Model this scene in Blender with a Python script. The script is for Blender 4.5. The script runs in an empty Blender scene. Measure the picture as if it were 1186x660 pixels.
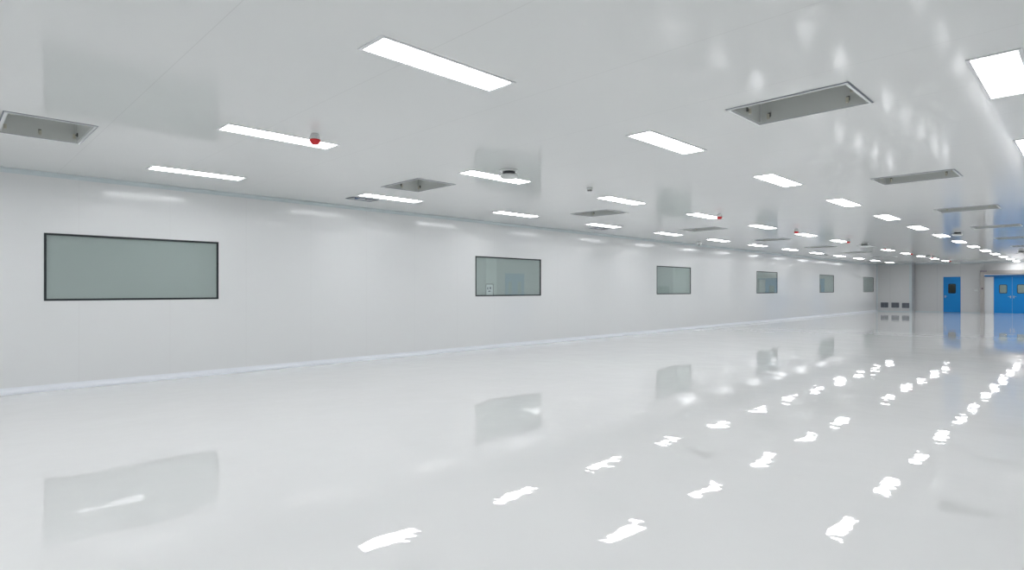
import bpy, bmesh, math
from mathutils import Vector

C = bpy.context.scene.collection
SC = bpy.context.scene
PI = math.pi

# ------------------------------------------------------------------ materials
def lin(c):
    return tuple(((v/255)/12.92 if v/255 <= .04045 else ((v/255+.055)/1.055)**2.4) for v in c) + (1,)

def mat(name, rgb, rough=.5, metal=0., spec=.5, ior=1.5, coat=0., emit=None, estr=0.):
    m = bpy.data.materials.new(name); m.use_nodes = True
    b = m.node_tree.nodes['Principled BSDF']
    b.inputs['Base Color'].default_value = lin(rgb)
    b.inputs['Roughness'].default_value = rough
    b.inputs['Metallic'].default_value = metal
    b.inputs['Specular IOR Level'].default_value = spec
    b.inputs['IOR'].default_value = ior
    if coat:
        b.inputs['Coat Weight'].default_value = coat
        b.inputs['Coat Roughness'].default_value = .05
    if emit:
        b.inputs['Emission Color'].default_value = lin(emit)
        b.inputs['Emission Strength'].default_value = estr
    # faint procedural mottling so no surface is perfectly even
    nt = m.node_tree
    if not emit:
        tc = nt.nodes.new('ShaderNodeNewGeometry')
        n = nt.nodes.new('ShaderNodeTexNoise'); n.inputs['Scale'].default_value = 6
        mr = nt.nodes.new('ShaderNodeMapRange')
        mr.inputs['To Min'].default_value = max(0, rough-.03); mr.inputs['To Max'].default_value = rough+.03
        nt.links.new(tc.outputs['Position'], n.inputs['Vector'])
        nt.links.new(n.outputs['Fac'], mr.inputs['Value'])
        nt.links.new(mr.outputs['Result'], b.inputs['Roughness'])
    return m

def seam_mask(nt, axis, pitch, offset, width, pos):
    """1 in thin grooves every `pitch` metres along world axis"""
    sx = nt.nodes.new('ShaderNodeSeparateXYZ'); nt.links.new(pos, sx.inputs[0])
    a = nt.nodes.new('ShaderNodeMath'); a.operation = 'SUBTRACT'; a.inputs[1].default_value = offset
    nt.links.new(sx.outputs[axis], a.inputs[0])
    p = nt.nodes.new('ShaderNodeMath'); p.operation = 'PINGPONG'; p.inputs[1].default_value = pitch/2
    nt.links.new(a.outputs[0], p.inputs[0])
    l = nt.nodes.new('ShaderNodeMath'); l.operation = 'LESS_THAN'; l.inputs[1].default_value = width/2
    nt.links.new(p.outputs[0], l.inputs[0])
    return l.outputs[0]

def panel_mat(name, rgb, seam_rgb, rough, axis, pitch, offset, width, wav=.0, wscale=1.5, spec=.5):
    m = bpy.data.materials.new(name); m.use_nodes = True
    nt = m.node_tree; b = nt.nodes['Principled BSDF']
    g = nt.nodes.new('ShaderNodeNewGeometry')
    k = seam_mask(nt, axis, pitch, offset, width, g.outputs['Position'])
    mx = nt.nodes.new('ShaderNodeMix'); mx.data_type = 'RGBA'
    mx.inputs[6].default_value = lin(rgb); mx.inputs[7].default_value = lin(seam_rgb)
    nt.links.new(k, mx.inputs[0]); nt.links.new(mx.outputs[2], b.inputs['Base Color'])
    b.inputs['Roughness'].default_value = rough
    b.inputs['Specular IOR Level'].default_value = spec
    if wav:
        n = nt.nodes.new('ShaderNodeTexNoise'); n.inputs['Scale'].default_value = wscale; n.inputs['Detail'].default_value = 1
        nt.links.new(g.outputs['Position'], n.inputs['Vector'])
        bp = nt.nodes.new('ShaderNodeBump'); bp.inputs['Strength'].default_value = 1; bp.inputs['Distance'].default_value = wav
        nt.links.new(n.outputs['Fac'], bp.inputs['Height']); nt.links.new(bp.outputs['Normal'], b.inputs['Normal'])
    return m

def floor_mat():
    m = bpy.data.materials.new('epoxy_floor'); m.use_nodes = True
    nt = m.node_tree; b = nt.nodes['Principled BSDF']
    g = nt.nodes.new('ShaderNodeNewGeometry')
    n0 = nt.nodes.new('ShaderNodeTexNoise'); n0.inputs['Scale'].default_value = .6; n0.inputs['Detail'].default_value = 3
    nt.links.new(g.outputs['Position'], n0.inputs['Vector'])
    cr = nt.nodes.new('ShaderNodeMix'); cr.data_type = 'RGBA'
    cr.inputs[6].default_value = lin((227, 228, 227)); cr.inputs[7].default_value = lin((230, 231, 230))
    nt.links.new(n0.outputs['Fac'], cr.inputs[0]); nt.links.new(cr.outputs[2], b.inputs['Base Color'])
    b.inputs['Roughness'].default_value = .016
    b.inputs['IOR'].default_value = 1.5
    # self-levelled resin: long undulations plus a finer orange-peel
    prev = None
    for sc, amp, det in ((1.1, .0030, 1), (3.4, .0012, 1), (9.0, .00038, 1)):
        n = nt.nodes.new('ShaderNodeTexNoise'); n.inputs['Scale'].default_value = sc; n.inputs['Detail'].default_value = det
        nt.links.new(g.outputs['Position'], n.inputs['Vector'])
        bp = nt.nodes.new('ShaderNodeBump'); bp.inputs['Strength'].default_value = 1; bp.inputs['Distance'].default_value = amp
        nt.links.new(n.outputs['Fac'], bp.inputs['Height'])
        if prev: nt.links.new(prev, bp.inputs['Normal'])
        prev = bp.outputs['Normal']
    nt.links.new(prev, b.inputs['Normal'])
    return m

def glass_mat(name, tint, refl_rough=.0, ior=1.5):
    m = bpy.data.materials.new(name); m.use_nodes = True
    nt = m.node_tree; nt.nodes.remove(nt.nodes['Principled BSDF'])
    out = nt.nodes['Material Output']
    t = nt.nodes.new('ShaderNodeBsdfTransparent'); t.inputs[0].default_value = lin(tint)
    gl = nt.nodes.new('ShaderNodeBsdfGlossy'); gl.inputs['Roughness'].default_value = refl_rough
    fr = nt.nodes.new('ShaderNodeFresnel'); fr.inputs[0].default_value = ior
    mx = nt.nodes.new('ShaderNodeMixShader')
    # reflect only where light enters the pane, not again on its inner faces
    g = nt.nodes.new('ShaderNodeNewGeometry')
    iv = nt.nodes.new('ShaderNodeMath'); iv.operation = 'SUBTRACT'; iv.inputs[0].default_value = 1
    mu = nt.nodes.new('ShaderNodeMath'); mu.operation = 'MULTIPLY'
    nt.links.new(g.outputs['Backfacing'], iv.inputs[1]); nt.links.new(iv.outputs[0], mu.inputs[0]); nt.links.new(fr.outputs[0], mu.inputs[1])
    nt.links.new(mu.outputs[0], mx.inputs[0]); nt.links.new(t.outputs[0], mx.inputs[1]); nt.links.new(gl.outputs[0], mx.inputs[2])
    nt.links.new(mx.outputs[0], out.inputs['Surface'])
    return m

M = {}
M['floor'] = floor_mat()
M['ceiling'] = panel_mat('ceiling_panel', (228, 230, 229), (217, 219, 218), .10, 1, 1.15, 5.83, .006, wav=.0012, wscale=1.3)
M['wall'] = panel_mat('wall_panel', (228, 230, 230), (222, 223, 223), .13, 1, 1.15, .33, .005, wav=.0008, wscale=.9)
M['wall_far'] = panel_mat('far_wall_panel', (214, 215, 215), (180, 183, 186), .42, 0, 1.15, -8.3, .008, spec=.3)
M['trim'] = mat('aluminium_cove', (234, 238, 243), .3)
M['trim_side'] = mat('satin_aluminium', (205, 215, 218), .3)
M['frame_white'] = mat('white_steel', (228, 231, 232), .35)
M['lamp_frame'] = mat('lamp_frame', (232, 234, 236), .35)
M['lamp'] = mat('lamp_diffuser', (255, 255, 255), .4, emit=(251, 251, 254), estr=15.5)
M['lamp_off'] = mat('lamp_diffuser_off', (236, 240, 240), .4)
M['recess'] = mat('galvanised_recess', (211, 214, 211), .45)
M['edge'] = mat('recess_corner_sealant', (225, 228, 226), .4)
M['bolt'] = mat('dark_steel', (95, 97, 94), .4, metal=.6)
M['brass'] = mat('brass', (206, 203, 188), .35, metal=.3)
M['black'] = mat('black_rubber', (30, 38, 42), .5)
M['window_glass'] = glass_mat('window_glass', (243, 247, 246), ior=1.95)
M['backing'] = mat('grey_green_blind', (193, 197, 196), .6)
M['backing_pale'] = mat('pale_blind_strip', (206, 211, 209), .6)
M['glass_door'] = glass_mat('door_glass', (215, 222, 218))
M['adj'] = mat('grey_green_wall', (196, 208, 203), .5)
M['adj_light'] = mat('pale_wall_panel', (214, 222, 220), .5)
M['blue'] = mat('blue_door_paint', (0, 138, 216), .35, spec=.35)
M['blue_seal'] = mat('blue_frame_paint', (0, 120, 200), .35, spec=.35)
M['blue_dark'] = mat('navy_bar', (10, 62, 120), .4)
M['steel'] = mat('brushed_steel', (195, 198, 200), .3, metal=.7)
M['steel_warm'] = mat('silver_housing', (172, 168, 165), .35, metal=.2)
M['red'] = mat('red_alarm_lens', (214, 40, 48), .3)
M['plastic'] = mat('white_plastic', (228, 231, 230), .35)
M['grille'] = mat('grey_grille', (120, 126, 136), .5)
M['grille_dark'] = mat('vent_inner', (66, 70, 80), .7)
M['dark'] = mat('dark_plastic', (52, 56, 60), .4)
M['sensor'] = mat('sensor_box', (88, 74, 86), .4)
M['lilac'] = mat('grey_drive_cover', (140, 134, 146), .4)
M['cab'] = mat('green_grey_cabinet', (120, 140, 132), .5)

# ------------------------------------------------------------------ helpers
def add_box(bm, x0, x1, y0, y1, z0, z1):
    vs = [bm.verts.new(p) for p in ((x0,y0,z0),(x1,y0,z0),(x1,y1,z0),(x0,y1,z0),(x0,y0,z1),(x1,y0,z1),(x1,y1,z1),(x0,y1,z1))]
    for f in ((0,3,2,1),(4,5,6,7),(0,1,5,4),(1,2,6,5),(2,3,7,6),(3,0,4,7)):
        bm.faces.new([vs[i] for i in f])

def boxes(*bs):
    bm = bmesh.new()
    for b in bs: add_box(bm, *b)
    return bm

def add_lathe(bm, prof, n=24, cx=0, cy=0):
    """prof: list of (r, z)"""
    rings = []
    for r, z in prof:
        if r < 1e-5: rings.append([bm.verts.new((cx, cy, z))])
        else: rings.append([bm.verts.new((cx+r*math.cos(2*PI*i/n), cy+r*math.sin(2*PI*i/n), z)) for i in range(n)])
    for a, b in zip(rings, rings[1:]):
        for i in range(n):
            j = (i+1) % n
            if len(a) == 1 and len(b) == 1: continue
            if len(a) == 1: bm.faces.new((a[0], b[j], b[i]))
            elif len(b) == 1: bm.faces.new((a[i], a[j], b[0]))
            else: bm.faces.new((a[i], a[j], b[j], b[i]))

def add_rod(bm, p, q, r, n=10):
    p = Vector(p); q = Vector(q); d = (q-p).normalized()
    u = d.orthogonal().normalized(); w = d.cross(u)
    A = [bm.verts.new(p+u*r*math.cos(2*PI*i/n)+w*r*math.sin(2*PI*i/n)) for i in range(n)]
    B = [bm.verts.new(q+u*r*math.cos(2*PI*i/n)+w*r*math.sin(2*PI*i/n)) for i in range(n)]
    for i in range(n):
        j = (i+1) % n; bm.faces.new((A[i], A[j], B[j], B[i]))
    bm.faces.new(A[::-1]); bm.faces.new(B)

def rrect(cx, cz, w, h, r, k=5):
    pts = []
    for sx, sz, a0 in ((1,1,0),(-1,1,90),(-1,-1,180),(1,-1,270)):
        for i in range(k+1):
            a = math.radians(a0+90*i/k)
            pts.append((cx+sx*(w/2-r)+r*math.cos(a), cz+sz*(h/2-r)+r*math.sin(a)))
    return pts

def add_loop_ring(bm, outer, inner, y0, y1):
    """ring between two equal-length xz loops, from y0 to y1"""
    n = len(outer)
    V = [[bm.verts.new((p[0], y, p[1])) for p in L] for L in (outer, inner) for y in (y0, y1)]
    o0, o1, i0, i1 = V
    for k in range(n):
        j = (k+1) % n
        bm.faces.new((o0[k], o0[j], i0[j], i0[k])); bm.faces.new((o1[j], o1[k], i1[k], i1[j]))
        bm.faces.new((o0[j], o0[k], o1[k], o1[j])); bm.faces.new((i0[k], i0[j], i1[j], i1[k]))

def project_rect(loop, cx, cz, x0, x1, z0, z1):
    """push every loop point outward onto the rectangle (same count as the loop)"""
    out = []
    for (x, z) in loop:
        dx, dz = x-cx, z-cz
        t = 1e9
        if dx > 1e-6: t = min(t, (x1-cx)/dx)
        if dx < -1e-6: t = min(t, (x0-cx)/dx)
        if dz > 1e-6: t = min(t, (z1-cz)/dz)
        if dz < -1e-6: t = min(t, (z0-cz)/dz)
        out.append([cx+dx*t, cz+dz*t])
    # snap nearest points to the rectangle's corners
    for c in ((x0,z0),(x1,z0),(x1,z1),(x0,z1)):
        k = min(range(len(out)), key=lambda i: (out[i][0]-c[0])**2+(out[i][1]-c[1])**2)
        out[k] = list(c)
    return out

def obj(name, bm, m, parent=None, loc=None, smooth=False, bevel=0):
    bmesh.ops.recalc_face_normals(bm, faces=bm.faces[:])
    me = bpy.data.meshes.new(name); bm.to_mesh(me); bm.free()
    if smooth:
        for p in me.polygons: p.use_smooth = True
    o = bpy.data.objects.new(name, me); C.objects.link(o)
    o.data.materials.append(M[m])
    if parent: o.parent = parent
    if loc: o.location = loc
    if bevel:
        b = o.modifiers.new('bevel', 'BEVEL'); b.width = bevel; b.segments = 2; b.limit_method = 'ANGLE'
    return o

def thing(name, label, cat, loc=(0,0,0), group=None, kind=None):
    o = bpy.data.objects.new(name, None); C.objects.link(o)
    o.location = loc; o.empty_display_size = .1
    return tag(o, label, cat, group, kind)

def tag(o, label, cat, group=None, kind=None):
    if label: o['label'] = label
    if cat: o['category'] = cat
    if group: o['group'] = group
    if kind: o['kind'] = kind
    return o

def struct(name, bm, m, label, cat, bevel=0):
    return tag(obj(name, bm, m, bevel=bevel), label, cat, None, 'structure')

def dup(root, loc, label, group=None):
    r = root.copy(); C.objects.link(r); r.location = loc; r['label'] = label
    if group: r['group'] = group
    for ch in list(root.children):
        c = ch.copy(); C.objects.link(c); c.parent = r
        for g in ch.children:
            d = g.copy(); C.objects.link(d); d.parent = c
    return r

ORD = ['nearest', 'second', 'third', 'fourth', 'fifth', 'sixth', 'seventh', 'eighth', 'ninth', 'tenth',
       'eleventh', 'twelfth', 'thirteenth', 'fourteenth']

# ------------------------------------------------------------------ dimensions (metres; camera above the origin)
H = 3.0            # ceiling
WX = -10.2         # inner face of the window wall
YB, YF = 44.2, -4.0   # far wall, wall behind the camera
XR = .88           # right wall
YS = 43.3          # face of the projecting section in the far left corner
WT = .08           # wall thickness
LX = (-8.80, -6.10, -3.35, -.52)
LY0, LP = 2.62, 3.125
def LY(k): return LY0 + LP*k + (.10 if k >= 9 else 0)

# ------------------------------------------------------------------ shell
f = struct('floor', boxes((WX-.15, XR+.1, YF-.1, YB+.0, -.1, 0)), 'floor', 'glossy pale grey epoxy floor mirroring the lights', 'floor')

hatch_pos = [(-7.45, .81 - .0), (-7.45, 5.34), (-7.45, 9.98), (-7.45, 14.60), (-7.45, 19.2), (-7.45, 23.8), (-7.45, 28.4), (-7.45, 33.0),
             (-1.87, 5.39), (-1.87, 10.03), (-1.87, 14.63), (-1.87, 19.23), (-1.87, 23.83), (-1.87, 28.43), (-1.87, 33.0)]
HW, HL = .97, .69          # outer frame of a hatch
small_pos = [(-9.26, 5.43), (-9.30, 12.47), (-9.14, 29.6), (-9.07, 37.4)]
SW, SL = .27, .50

def ceiling_bm():
    holes = [(x-HW/2+.022, x+HW/2-.022, y-HL/2+.022, y+HL/2-.022) for x, y in hatch_pos]
    holes += [(x-SW/2+.02, x+SW/2-.02, y-SL/2+.02, y+SL/2-.02) for x, y in small_pos]
    xs = sorted({WX, XR} | {h[0] for h in holes} | {h[1] for h in holes})
    ys = sorted({YF, YB} | {h[2] for h in holes} | {h[3] for h in holes})
    bm = bmesh.new(); V = {}
    def v(i, j):
        if (i, j) not in V: V[i, j] = bm.verts.new((xs[i], ys[j], H))
        return V[i, j]
    for i in range(len(xs)-1):
        for j in range(len(ys)-1):
            cx, cy = (xs[i]+xs[i+1])/2, (ys[j]+ys[j+1])/2
            if any(h[0] < cx < h[1] and h[2] < cy < h[3] for h in holes): continue
            bm.faces.new((v(i,j), v(i,j+1), v(i+1,j+1), v(i+1,j)))
    # thickness of the panels
    r = bmesh.ops.extrude_face_region(bm, geom=bm.faces[:])
    bmesh.ops.translate(bm, vec=(0,0,.05), verts=[e for e in r['geom'] if isinstance(e, bmesh.types.BMVert)])
    return bm
struct('ceiling', ceiling_bm(), 'ceiling', 'glossy white metal panel ceiling with recessed lights and hatches', 'ceiling')

# window wall with six openings
WZ0, WZ1 = 1.235, 2.17
win = [(1.09+7.84*k, 3.34+7.84*k) for k in range(6)]
def wall_left_bm():
    bs = [(WX-WT, WX, YF, YB, 0, WZ0), (WX-WT, WX, YF, YB, WZ1, H)]
    y = YF
    for a, b in win:
        bs.append((WX-WT, WX, y, a, WZ0, WZ1)); y = b
    bs.append((WX-WT, WX, y, YB, WZ0, WZ1))
    return boxes(*bs)
struct('wall_left', wall_left_bm(), 'wall', 'long white panel wall with six interior windows', 'wall')
for k, (a, b) in enumerate(win):
    w = thing('window_%d' % (k+1), ['widest looking black-framed window, leftmost in the white wall', 'black-framed window mirroring a blue double door',
              'window third from the left with a dark patch low in its left corner', 'window fourth from the left with a blue line in its upper right',
              'small looking window fifth from the left with a blue strip at its left', 'palest and farthest window beside the far left corner'][k],
              'window', (WX, (a+b)/2, (WZ0+WZ1)/2), None, 'structure')
    hw, hh, t = (b-a)/2, (WZ1-WZ0)/2, .028
    obj('window_frame', boxes((-.02, .004, -hw, hw, hh-t, hh), (-.02, .004, -hw, hw, -hh, -hh+t),
                      (-.02, .004, -hw, -hw+t, -hh+t, hh-t), (-.02, .004, hw-t, hw, -hh+t, hh-t)), 'black', w)
    obj('pane', boxes((-.008, -.002, -hw+t, hw-t, -hh+t, hh-t)), 'window_glass', w)
    obj('blind', boxes((-.020, -.014, -hw+t, hw-t, -hh+t, hh-t)), 'backing', w)
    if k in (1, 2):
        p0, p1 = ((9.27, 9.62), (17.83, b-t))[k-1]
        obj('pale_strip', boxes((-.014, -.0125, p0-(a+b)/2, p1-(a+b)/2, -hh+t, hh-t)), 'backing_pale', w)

# far wall with door openings
D1 = (-6.83, -5.98, 2.17)
D2 = (-4.42, -2.75, 2.15)
def wall_back_bm():
    bs = [(WX-WT, D1[0], YB, YB+WT, 0, H), (D1[0], D1[1], YB, YB+WT, D1[2], H), (D1[1], D2[0], YB, YB+WT, 0, H),
          (D2[0], D2[1], YB, YB+WT, D2[2], H), (D2[1], XR, YB, YB+WT, 0, H)]
    return boxes(*bs)
struct('wall_back', wall_back_bm(), 'wall_far', 'grey white far end wall holding the blue doors', 'wall')
struct('wall_back_corner', boxes((WX, -8.3, YS, YB, 0, H)), 'wall_far', 'projecting wall section with three low vents in far corner', 'wall')
struct('wall_right', boxes((XR, XR+WT, YF, YB, 0, H)), 'wall', 'white panel wall on the right side, mirrored in the windows', 'wall')
struct('wall_front', boxes((WX-WT, XR+WT, YF-WT, YF, 0, H)), 'wall_far', 'white panel wall behind the viewpoint', 'wall')

# coves and skirtings -------------------------------------------------------
def cove(y0, y1, z, s):
    """quarter-round profile running along Y on the window wall; s=+1 bottom, -1 top"""
    bm = bmesh.new(); r = .065 if s > 0 else .04
    prof = [(WX, z+s*(r+.022)), (WX+.012, z+s*(r+.022))]
    for i in range(7):
        a = PI/2*i/6
        prof.append((WX+.012+r*(1-math.cos(a)), z+s*(.022+r*(1-math.sin(a)))) )
    prof.append((WX+.012+r, z)); prof.append((WX, z))
    A = [bm.verts.new((x, y0, zz)) for x, zz in prof]; B = [bm.verts.new((x, y1, zz)) for x, zz in prof]
    for i in range(len(prof)):
        j = (i+1) % len(prof); bm.faces.new((A[i], A[j], B[j], B[i]))
    bm.faces.new(A); bm.faces.new(B[::-1])
    return bm
struct('baseboard_left', cove(YF, YS, 0, 1), 'trim', 'bright curved aluminium skirting along the window wall', 'skirting')
struct('trim_1', cove(YF, YS, H, -1), 'trim_side', 'slim aluminium cove where window wall meets ceiling', 'cove')
struct('trim_2', boxes((WX, WX+.06, YS-.05, YS, 0, H)), 'trim_side', 'vertical aluminium corner strip in the far left corner', 'corner strip')
struct('trim_3', boxes((-8.42, -8.29, YS-.012, YS, 0, H), (-8.3, -8.288, YS, YS+.06, 0, H)), 'trim_side', 'vertical corner strip on the edge of the projecting wall section', 'corner strip')
struct('baseboard_back', boxes((WX+.06, -8.42, YS-.02, YS, 0, .05), (-8.28, -6.87, YB-.02, YB, 0, .05), (-5.94, -5.04, YB-.02, YB, 0, .05)),
       'trim_side', 'thin skirting along the foot of the far wall', 'skirting')
struct('trim_4', boxes((WX+.06, -8.42, YS-.04, YS, H-.04, H), (-8.28, XR, YB-.04, YB, H-.04, H)), 'trim_side', 'thin cove between far wall and ceiling', 'cove')

# ------------------------------------------------------------------ ceiling lights
def make_light(label, off=False, group=None, loc=(0,0,0)):
    t = thing('ceiling_light', label, 'light', loc, group)
    a, b, c, d = .150, .600, .127, .572
    obj('frame', boxes((-a, -c, -b, b, -.006, 0), (c, a, -b, b, -.006, 0), (-c, c, -b, -d, -.006, 0), (-c, c, d, b, -.006, 0)),
        'lamp_frame' if not off else 'frame_white', t)
    obj('diffuser', boxes((-c, c, -d, d, -.004, 0)), 'lamp_off' if off else 'lamp', t)
    return t
rows = {0: ('in the row closest to the window wall', 'lit ceiling lights of the row closest to the window wall'),
        1: ('in the row over the red alarms', 'lit ceiling lights of the row over the red alarms'),
        2: ('in the long row leading to the double door', 'lit ceiling lights of the row leading to the blue double door'),
        3: ('in the rightmost row', 'lit ceiling lights of the rightmost row')}
proto = None; proto_off = None
for r in range(4):
    ks = range(0, 14) if r < 3 else (1, 2)
    for k in ks:
        loc = (LX[r], LY(k), H)
        off = (r == 1 and k in (7, 13)) or (r == 0 and k == 13)
        if off:
            lab = {(1,7): 'unlit pale ceiling light midway along the row over the red alarms',
                   (1,13): 'unlit ceiling light at the far end of the row over the red alarms',
                   (0,13): 'unlit ceiling light above the projecting far corner section'}[(r,k)]
            grp = 'unlit ceiling lights'
        else:
            lab = 'glowing ceiling light, %s from the camera %s' % (ORD[k], rows[r][0])
            if k == 0: lab = 'glowing ceiling light nearest the camera %s' % rows[r][0]
            if r == 3: lab = ['', 'large glowing ceiling light at the upper right of the view', 'glowing ceiling light cut by the right edge of the view'][k]
            grp = rows[r][1]
        if off:
            if proto_off is None: proto_off = make_light(lab, True, grp, loc)
            else: dup(proto_off, loc, lab, grp)
        else:
            if proto is None: proto = make_light(lab, False, grp, loc)
            else: dup(proto, loc, lab, grp)
# the room goes on to the right of and behind the view: its lamps light the visible part
for r in range(4):
    for k in range(-2, 14):
        if r < 3 and k >= 0: continue
        if r == 3 and k in (1, 2): continue
        dup(proto, (LX[r], LY0+LP*k+(1.0 if k == -2 else 0), H), 'glowing ceiling light outside the frame, right of or behind the view', 'ceiling lights outside the frame')

# ------------------------------------------------------------------ ceiling hatches
def make_hatch(loc, label, group):
    t = thing('ceiling_hatch', label, 'ceiling hatch', loc, group)
    a, b, w, z = HW/2, HL/2, .020, .010
    obj('frame', boxes((-a, a, -b, -b+w, -z, -.003), (-a, a, b-w, b, -z, -.003), (-a, -a+w, -b+w, b-w, -z, -.003), (a-w, a, -b+w, b-w, -z, -.003)), 'frame_white', t)
    obj('shadow_line', boxes((-a-.012, a+.012, -b-.012, -b+w, -.003, 0), (-a-.012, a+.012, b-w, b+.012, -.003, 0),
                        (-a-.012, -a+w, -b+w, b-w, -.003, 0), (a-w, a+.012, -b+w, b-w, -.003, 0)), 'grille', t)  # dark grey ring painting the shadow under the frame's outer edge
    ia, ib, D, q = a-.022, b-.022, .42, .008
    rb = obj('recess_box', boxes((-ia, ia, -ib, -ib+q, 0, D), (-ia, ia, ib-q, ib, 0, D), (-ia, -ia+q, -ib+q, ib-q, 0, D),
                            (ia-q, ia, -ib+q, ib-q, 0, D), (-ia, ia, -ib, ib, D, D+q)), 'recess', t)
    for sx in (-1, 1):
        for sy in (-1, 1): obj('sealant', boxes((*sorted((sx*(ia-q), sx*(ia-q-.01))), *sorted((sy*(ib-q), sy*(ib-q-.01))), 0, D)), 'edge', rb)
    def bracket(px, py, nx, ny):
        bm = bmesh.new()
        add_box(bm, px-.012 if nx == 0 else min(px, px+nx*.012), px+.012 if nx == 0 else max(px, px+nx*.012),
                py-.012 if ny == 0 else min(py, py+ny*.012), py+.012 if ny == 0 else max(py, py+ny*.012), .048, .085)
        add_rod(bm, (px, py, .062), (px+nx*.032, py+ny*.032, .062), .007)
        br = obj('bracket', bm, 'bolt', rb)
        bm = bmesh.new()
        add_rod(bm, (px+nx*.032, py+ny*.032, .068), (px+nx*.032, py+ny*.032, .022), .013, 12)
        obj('hook', bm, 'brass', rb)
    for x in (-.37, .31):
        bracket(x, ib-q, 0, -1); bracket(x, -ib+q, 0, 1)
    bracket(-ia+q, 0, 1, 0); bracket(ia-q, 0, -1, 0)
    return t
hl = ['recessed grey ceiling hatch cut near the left edge of the view', 'recessed grey ceiling hatch between the left light rows, second from the camera']
hp = None
for i, (x, y) in enumerate(hatch_pos):
    if i < 8:
        lab = hl[0] if i == 0 else 'recessed grey ceiling hatch, %s from the camera between the two left light rows' % ORD[i]
        g = 'ceiling hatches between the two left light rows'
    else:
        lab = 'large recessed grey ceiling hatch nearest the camera right of the long light row' if i == 8 else \
              'recessed grey ceiling hatch, %s from the camera right of the long light row' % ORD[i-8]
        g = 'ceiling hatches right of the long light row'
    if hp is None: hp = make_hatch((x, y, H), lab, g)
    else: dup(hp, (x, y, H), lab, g)

def make_small(loc, label):
    t = thing('service_opening', label, 'ceiling opening', loc, 'small open service openings by the window wall')
    a, b, w = SW/2, SL/2, .018
    obj('frame', boxes((-a, a, -b, -b+w, -.008, 0), (-a, a, b-w, b, -.008, 0), (-a, -a+w, -b+w, b-w, -.008, 0), (a-w, a, -b+w, b-w, -.008, 0)), 'grille', t)
    ia, ib, q, D = a-.02, b-.02, .006, .3
    obj('recess_box', boxes((-ia, ia, -ib, -ib+q, 0, D), (-ia, ia, ib-q, ib, 0, D), (-ia, -ia+q, -ib+q, ib-q, 0, D),
                            (ia-q, ia, -ib+q, ib-q, 0, D), (-ia, ia, -ib, ib, D, D+q)), 'plastic', t)
    obj('crossbar', boxes((-ia+q, ia-q, -.15, -.13, .02, .05)), 'dark', t)
    obj('crossbar', boxes((-ia+q, ia-q, .13, .15, .02, .05)), 'dark', t)
    bm = bmesh.new(); add_rod(bm, (-ia+q, -.05, .04), (ia-q, -.05, .04), .035, 16)
    obj('valve', bm, 'blue_dark', t)
    return t
sl = ['small open ceiling hole with dark bars beside the second light of the wall row', 'small open ceiling hole under the fourth light of the wall row',
      'small dark ceiling hole between the ninth and tenth lights of the wall row', 'small dark ceiling hole by the twelfth light of the wall row']
sp = make_small((small_pos[0][0], small_pos[0][1], H), sl[0])
for (x, y), l in zip(small_pos[1:], sl[1:]): dup(sp, (x, y, H), l)

# ------------------------------------------------------------------ red alarms
def make_alarm(loc, label):
    t = thing('ceiling_alarm', label, 'alarm', loc, 'red and white ceiling alarms')
    bm = bmesh.new(); add_lathe(bm, [(0, 0), (.034, 0), (.040, -.012), (.052, -.050), (.054, -.062), (0, -.062)], 28)
    obj('base', bm, 'plastic', t, smooth=True)
    bm = bmesh.new(); add_lathe(bm, [(0, -.062), (.056, -.062), (.056, -.072), (.050, -.088), (.036, -.108), (.030, -.112), (0, -.114)], 28)
    obj('lens', bm, 'red', t, smooth=True)
    return t
al_y = [2.81, 11.9, 16.36, 20.92, 25.49, 29.86, 34.2, 38.92]
al_l = ['red and white ceiling alarm nearest the camera, over the end of a light', 'red and white ceiling alarm, second from the camera, below the faint square reflection'] + \
       ['red and white ceiling alarm, %s from the camera' % ORD[i] for i in range(2, 8)]
ap = make_alarm((-5.72, al_y[0], H), al_l[0])
for y, l in zip(al_y[1:], al_l[1:]): dup(ap, (-5.72, y, H), l)

# ------------------------------------------------------------------ ceiling sensors
def make_sensor(loc, label):
    t = thing('ceiling_sensor', label, 'sensor', loc, 'white ceiling sensors with a dark slot')
    bm = bmesh.new(); add_lathe(bm, [(0, 0), (.118, 0), (.125, -.006), (.122, -.018), (.085, -.022), (0, -.022)], 32)
    obj('base', bm, 'plastic', t, smooth=True)
    bm = bmesh.new(); add_lathe(bm, [(0, -.022), (.085, -.022), (.088, -.062), (0, -.062)], 32)
    obj('neck', bm, 'dark', t, smooth=True)
    bm = bmesh.new(); add_lathe(bm, [(0, -.052), (.06, -.056), (.110, -.064), (.122, -.078), (.118, -.098), (.095, -.112), (.0, -.122)], 32)
    obj('dome', bm, 'plastic', t, smooth=True)
    return t
ss = [((-5.62, 5.52), 'white ceiling sensor with dark slot nearest the camera, by a light end'),
      ((-2.81, 20.23), 'white ceiling sensor with dark slot above the blue door reflection'),
      ((-2.3, 31.76), 'white ceiling sensor at the right edge of the view near the roller door'),
      ((-5.81, 23.12), 'tiny white ceiling sensor beside the unlit midway light'),
      ((-5.67, 32.87), 'tiny white ceiling sensor between the sixth and seventh red alarms')]
s0 = make_sensor((*ss[0][0], H), ss[0][1])
for (x, y), l in ss[1:]: dup(s0, (x, y, H), l)

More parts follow.
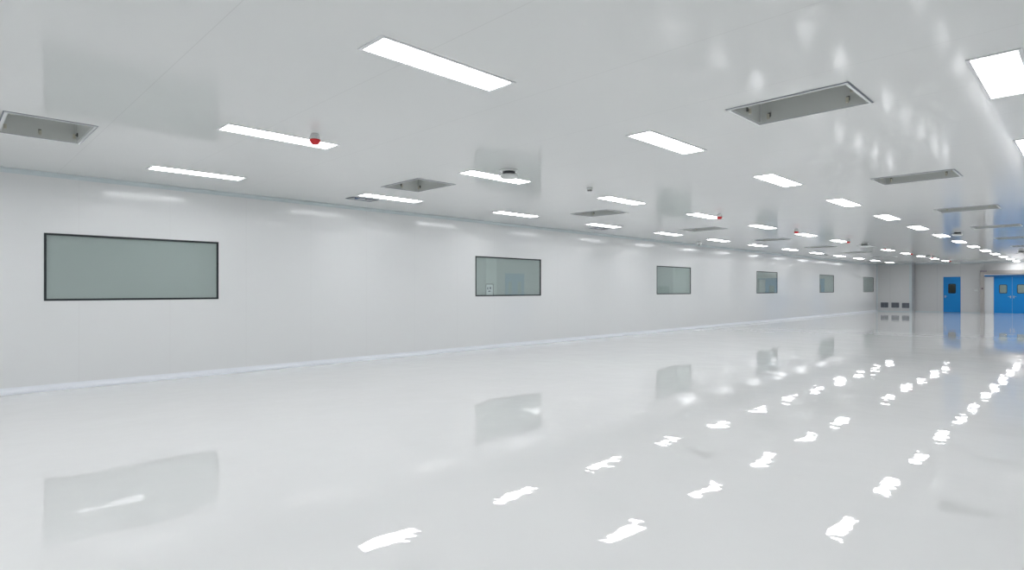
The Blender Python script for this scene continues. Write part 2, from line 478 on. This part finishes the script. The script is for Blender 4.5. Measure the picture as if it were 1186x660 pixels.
t = thing('smoke_detector', 'tiny round white detector on ceiling beyond the nearest dark-slot sensor', 'smoke detector', (-5.7, 7.39, H))
bm = bmesh.new(); add_lathe(bm, [(0, 0), (.046, 0), (.048, -.02), (.040, -.034), (0, -.034)], 24); obj('base', bm, 'plastic', t, smooth=True)
bm = bmesh.new(); add_lathe(bm, [(0, -.034), (.034, -.034), (.034, -.048), (0, -.048)], 24); obj('sensing_chamber', bm, 'bolt', t, smooth=True)
bm = bmesh.new(); add_lathe(bm, [(0, -.048), (.038, -.048), (.028, -.060), (0, -.064)], 24); obj('cap', bm, 'plastic', t, smooth=True)

t = thing('ceiling_camera', 'small white dome camera on ceiling near the top of the window wall', 'camera', (-9.5, 18.3, H))
bm = bmesh.new(); add_lathe(bm, [(0, 0), (.075, 0), (.078, -.05), (.068, -.075), (0, -.075)], 28); obj('housing', bm, 'plastic', t, smooth=True)
bm = bmesh.new(); add_lathe(bm, [(.062, -.075), (.060, -.10), (.045, -.125), (.022, -.14), (0, -.145)], 28); obj('dome', bm, 'steel', t, smooth=True)
bm = bmesh.new(); add_rod(bm, (.03, -.07, -.10), (.015, -.035, -.09), .018, 14); obj('lens', bm, 'black', t)

# ------------------------------------------------------------------ far wall: vents, doors, roller door
def make_vent(loc, label):
    t = thing('wall_vent', label, 'vent', loc, 'low louvred vents in the far corner')
    w, h = .215, .165
    obj('frame', boxes((-w-.02, w+.02, -.012, 0, h, h+.02), (-w-.02, w+.02, -.012, 0, -h-.02, -h), (-w-.02, -w, -.012, 0, -h, h), (w, w+.02, -.012, 0, -h, h)), 'frame_white', t)
    obj('backing', boxes((-w, w, -.003, 0, -h, h)), 'grille_dark', t)
    bm = bmesh.new()
    for i in range(9):
        z = -h + .012 + i*.0385
        v = [bm.verts.new(p) for p in ((-w, -.011, z), (w, -.011, z), (w, -.003, z+.02), (-w, -.003, z+.02), (-w, -.011, z-.003), (w, -.011, z-.003), (w, -.003, z+.017), (-w, -.003, z+.017))]
        for q in ((0,1,2,3),(4,7,6,5),(0,4,5,1),(1,5,6,2),(2,6,7,3),(3,7,4,0)): bm.faces.new([v[k] for k in q])
    obj('louvres', bm, 'grille', t)
    obj('mullion', boxes((-.008, .008, -.012, -.003, -h, h)), 'grille', t)
    return t
v0 = make_vent((-9.76, YS, .41), 'grey louvred vent low on the far corner section, left one')
dup(v0, (-9.17, YS, .41), 'grey louvred vent low on the far corner section, middle one')
dup(v0, (-8.60, YS, .40), 'grey louvred vent low on the far corner section, right one')

def leaf(parent, x0, x1, z1, gx0, gx1, gz0, gz1, y, name='leaf', rim_w=.03, m='blue', th=.045, nameglass='pane', glass='glass_door'):
    """door leaf in the XZ plane with a rounded window; y is its front face (towards the camera)"""
    cx, cz = (gx0+gx1)/2, (gz0+gz1)/2
    inner = rrect(cx, cz, gx1-gx0+2*rim_w, gz1-gz0+2*rim_w, .07)
    bm = bmesh.new(); add_loop_ring(bm, project_rect(inner, cx, cz, x0, x1, .008, z1), inner, y, y+th)
    lf = obj(name, bm, m, parent)
    bm = bmesh.new(); add_loop_ring(bm, rrect(cx, cz, gx1-gx0+2*rim_w, gz1-gz0+2*rim_w, .07), rrect(cx, cz, gx1-gx0, gz1-gz0, .05), y-.008, y+th+.004)
    obj('window_rim', bm, 'black', lf)
    bm = bmesh.new(); L = rrect(cx, cz, gx1-gx0, gz1-gz0, .05)
    A = [bm.verts.new((p[0], y+.015, p[1])) for p in L]; B = [bm.verts.new((p[0], y+.02, p[1])) for p in L]
    bm.faces.new(A); bm.faces.new(B[::-1])
    for i in range(len(L)):
        j = (i+1) % len(L); bm.faces.new((A[j], A[i], B[i], B[j]))
    obj(nameglass, bm, glass, lf)
    return lf
def lever(parent, x, y, z, dx):
    bm = bmesh.new()
    add_box(bm, x-.022, x+.022, y-.008, y, z-.09, z+.05)
    add_rod(bm, (x, y-.008, z), (x, y-.05, z), .010)
    add_rod(bm, (x, y-.048, z), (x+dx, y-.048, z), .009)
    return obj('handle', bm, 'steel', parent)

d = thing('door_1', 'single blue door with small dark window in the far wall', 'door', (0,0,0), None, 'structure')
lf = leaf(d, D1[0]+.025, D1[1]-.025, D1[2]-.025, -6.55, -6.25, 1.20, 1.71, YB-.004, rim_w=.04)
lever(lf, D1[0]+.09, YB-.004, .99, .10)
obj('door_frame', boxes((D1[0], D1[0]+.025, YB-.012, YB+WT, 0, D1[2]), (D1[1]-.025, D1[1], YB-.012, YB+WT, 0, D1[2]), (D1[0]+.025, D1[1]-.025, YB-.012, YB+WT, D1[2]-.025, D1[2])), 'blue_seal', d)

d = thing('door_2', 'blue double door with two pale windows in the far wall', 'door', (0,0,0), None, 'structure')
xm = -3.60
la = leaf(d, D2[0]+.025, xm-.004, D2[2]-.025, -4.15, -3.85, 1.20, 1.66, YB-.004)
lever(la, xm-.07, YB-.004, .99, -.11)
lb = leaf(d, xm+.004, D2[1]-.025, D2[2]-.025, -3.36, -3.06, 1.20, 1.66, YB-.004)
lever(lb, xm+.07, YB-.004, .99, .11)
obj('door_frame', boxes((D2[0], D2[0]+.025, YB-.012, YB+WT, 0, D2[2]), (D2[1]-.025, D2[1], YB-.012, YB+WT, 0, D2[2]), (D2[0]+.025, D2[1]-.025, YB-.012, YB+WT, D2[2]-.025, D2[2])), 'blue', d)

# roller door standing around the double door
rd = thing('roller_door', 'silver framed roller door around the blue double door', 'roller door', (-3.5, YB, 0))
X = lambda v: v+3.5
obj('guide_post', boxes((X(-5.02), X(-4.84), -.26, 0, 0, 2.29)), 'steel_warm', rd, bevel=.006)
obj('guide_post', boxes((X(-2.33), X(-2.15), -.26, 0, 0, 2.29)), 'steel_warm', rd, bevel=.006)
obj('housing', boxes((X(-5.02), X(-2.15), -.34, 0, 2.29, 2.52)), 'steel_warm', rd, bevel=.01)
obj('lintel', boxes((X(-4.84), X(-2.33), -.24, 0, 2.235, 2.29)), 'frame_white', rd)
obj('curtain_bar', boxes((X(-4.84), X(-2.33), -.13, -.07, 2.155, 2.235)), 'blue_seal', rd)
obj('drive_box', boxes((X(-5.00), X(-4.70), -.37, -.34, 2.42, 2.52)), 'lilac', rd, bevel=.004)
obj('side_panel', boxes((X(-4.84), X(-4.44), -.03, 0, 0, 2.13)), 'frame_white', rd)
obj('side_panel', boxes((X(-2.73), X(-2.33), -.03, 0, 0, 2.13)), 'frame_white', rd)
obj('sensor', boxes((X(-4.96), X(-4.88), -.29, -.26, 1.41, 1.50)), 'sensor', rd, bevel=.004)

t = thing('wall_switch', 'small white switch plate on far wall left of roller door', 'switch', (-5.24, YB, 1.34))
obj('plate', boxes((-.09, .09, -.012, 0, -.045, .045)), 'plastic', t, bevel=.003)
obj('rocker', boxes((-.06, -.01, -.017, -.012, -.028, .028)), 'frame_white', t)
obj('rocker', boxes((.01, .06, -.017, -.012, -.028, .028)), 'frame_white', t)

# ------------------------------------------------------------------ right wall, seen mirrored in the window panes
n = thing('framed_notice', 'small white framed notice behind the lower left of the second window', 'notice', (WX-.0125, 9.39, 1.40))
obj('sheet', boxes((0, .001, -.11, .11, -.137, .115)), 'frame_white', n)
obj('frame', boxes((.001, .003, -.12, .12, .115, .127), (.001, .003, .108, .12, -.137, .115), (.001, .003, -.12, -.112, -.137, .115)), 'bolt', n)
obj('printed_marks', boxes((.001, .0015, -.075, -.045, -.01, .05), (.001, .0015, .0, .045, .0, .055), (.001, .0015, -.05, .03, -.06, -.035)), 'grille', n)
dd = thing('door_3', 'blue double door of the right wall, mirrored in the second window', 'door', (0,0,0), None, 'structure')
for y0, y1, sg in ((20.63, 21.31, 1), (21.32, 22.0, -1)):
    gy0, gy1 = y0+.2, y1-.2
    l = obj('leaf', boxes((XR-.03, XR, y0, gy0, 0, 2.22), (XR-.03, XR, gy1, y1, 0, 2.22), (XR-.03, XR, gy0, gy1, 0, 1.15), (XR-.03, XR, gy0, gy1, 1.80, 2.22)), 'blue', dd)
    obj('pane', boxes((XR-.012, XR-.005, gy0, gy1, 1.15, 1.80)), 'cab', l)
    obj('handle', boxes((XR-.07, XR-.055, (y1 if sg > 0 else y0)-sg*.16, (y1 if sg > 0 else y0)-sg*.03, .99, 1.01),
                        (XR-.056, XR-.03, (y1 if sg > 0 else y0)-sg*.05, (y1 if sg > 0 else y0)-sg*.03, .98, 1.02)), 'steel', l)
cb = thing('cabinet', 'grey green cabinet of the right wall, mirrored in the third window', 'cabinet', (XR-.03, 35.4, 0))
obj('body', boxes((-.4, 0, -.5, .5, 0, 1.62)), 'cab', cb)
obj('door', boxes((-.415, -.4, -.48, -.01, .08, 1.58)), 'cab', cb); obj('door', boxes((-.415, -.4, .01, .48, .08, 1.58)), 'cab', cb)

# corridor behind the far wall
struct('wall_corridor', boxes((-7.6, -2.0, 47.0, 47.1, 0, H), (-7.7, -7.6, YB+WT, 47.1, 0, H), (-2.0, -1.9, YB+WT, 47.1, 0, H), (-5.25, -5.15, YB+WT, 47.0, 0, H)),
       'adj_light', 'corridor walls behind the blue doors', 'wall')
struct('floor_corridor', boxes((-7.7, -1.9, YB, 47.1, -.1, 0)), 'adj_light', 'corridor floor behind the blue doors', 'floor')
struct('ceiling_corridor', boxes((-7.7, -1.9, YB+WT, 47.1, H, H+.05)), 'adj_light', 'corridor ceiling behind the blue doors', 'ceiling')

def area(name, loc, sx, sy, e, col=(1,1,1)):
    l = bpy.data.lights.new(name, 'AREA'); l.shape = 'RECTANGLE'; l.size = sx; l.size_y = sy; l.energy = e; l.color = col
    o = bpy.data.objects.new(name, l); C.objects.link(o); o.location = loc
    return o
area('corridor_light', (-3.6, 45.8, H-.03), .3, 1.2, 22)
area('leak_fill', (-6.4, 45.8, H-.03), .3, .3, 1.2)  # added weak fill, imitates light leaking into the unlit space behind the single door

# ------------------------------------------------------------------ camera
cam = bpy.data.cameras.new('camera'); co = bpy.data.objects.new('camera', cam); C.objects.link(co)
co.location = (0, 0, 1.39); co.rotation_euler = (PI/2, 0, math.radians(45.211))
cam.sensor_width = 36; cam.lens = 36*677/1186
cam.shift_y = 5.4/1186; cam.clip_start = .05; cam.clip_end = 200
SC.camera = co

w = bpy.data.worlds.new('world'); SC.world = w; w.use_nodes = True
w.node_tree.nodes['Background'].inputs[0].default_value = (.5, .5, .5, 1)
w.node_tree.nodes['Background'].inputs[1].default_value = 0.0
SC.view_settings.view_transform = 'Standard'; SC.view_settings.look = 'None'
SC.view_settings.gamma = 1; SC.view_settings.use_curve_mapping = False
SC.view_settings.exposure = 0.2
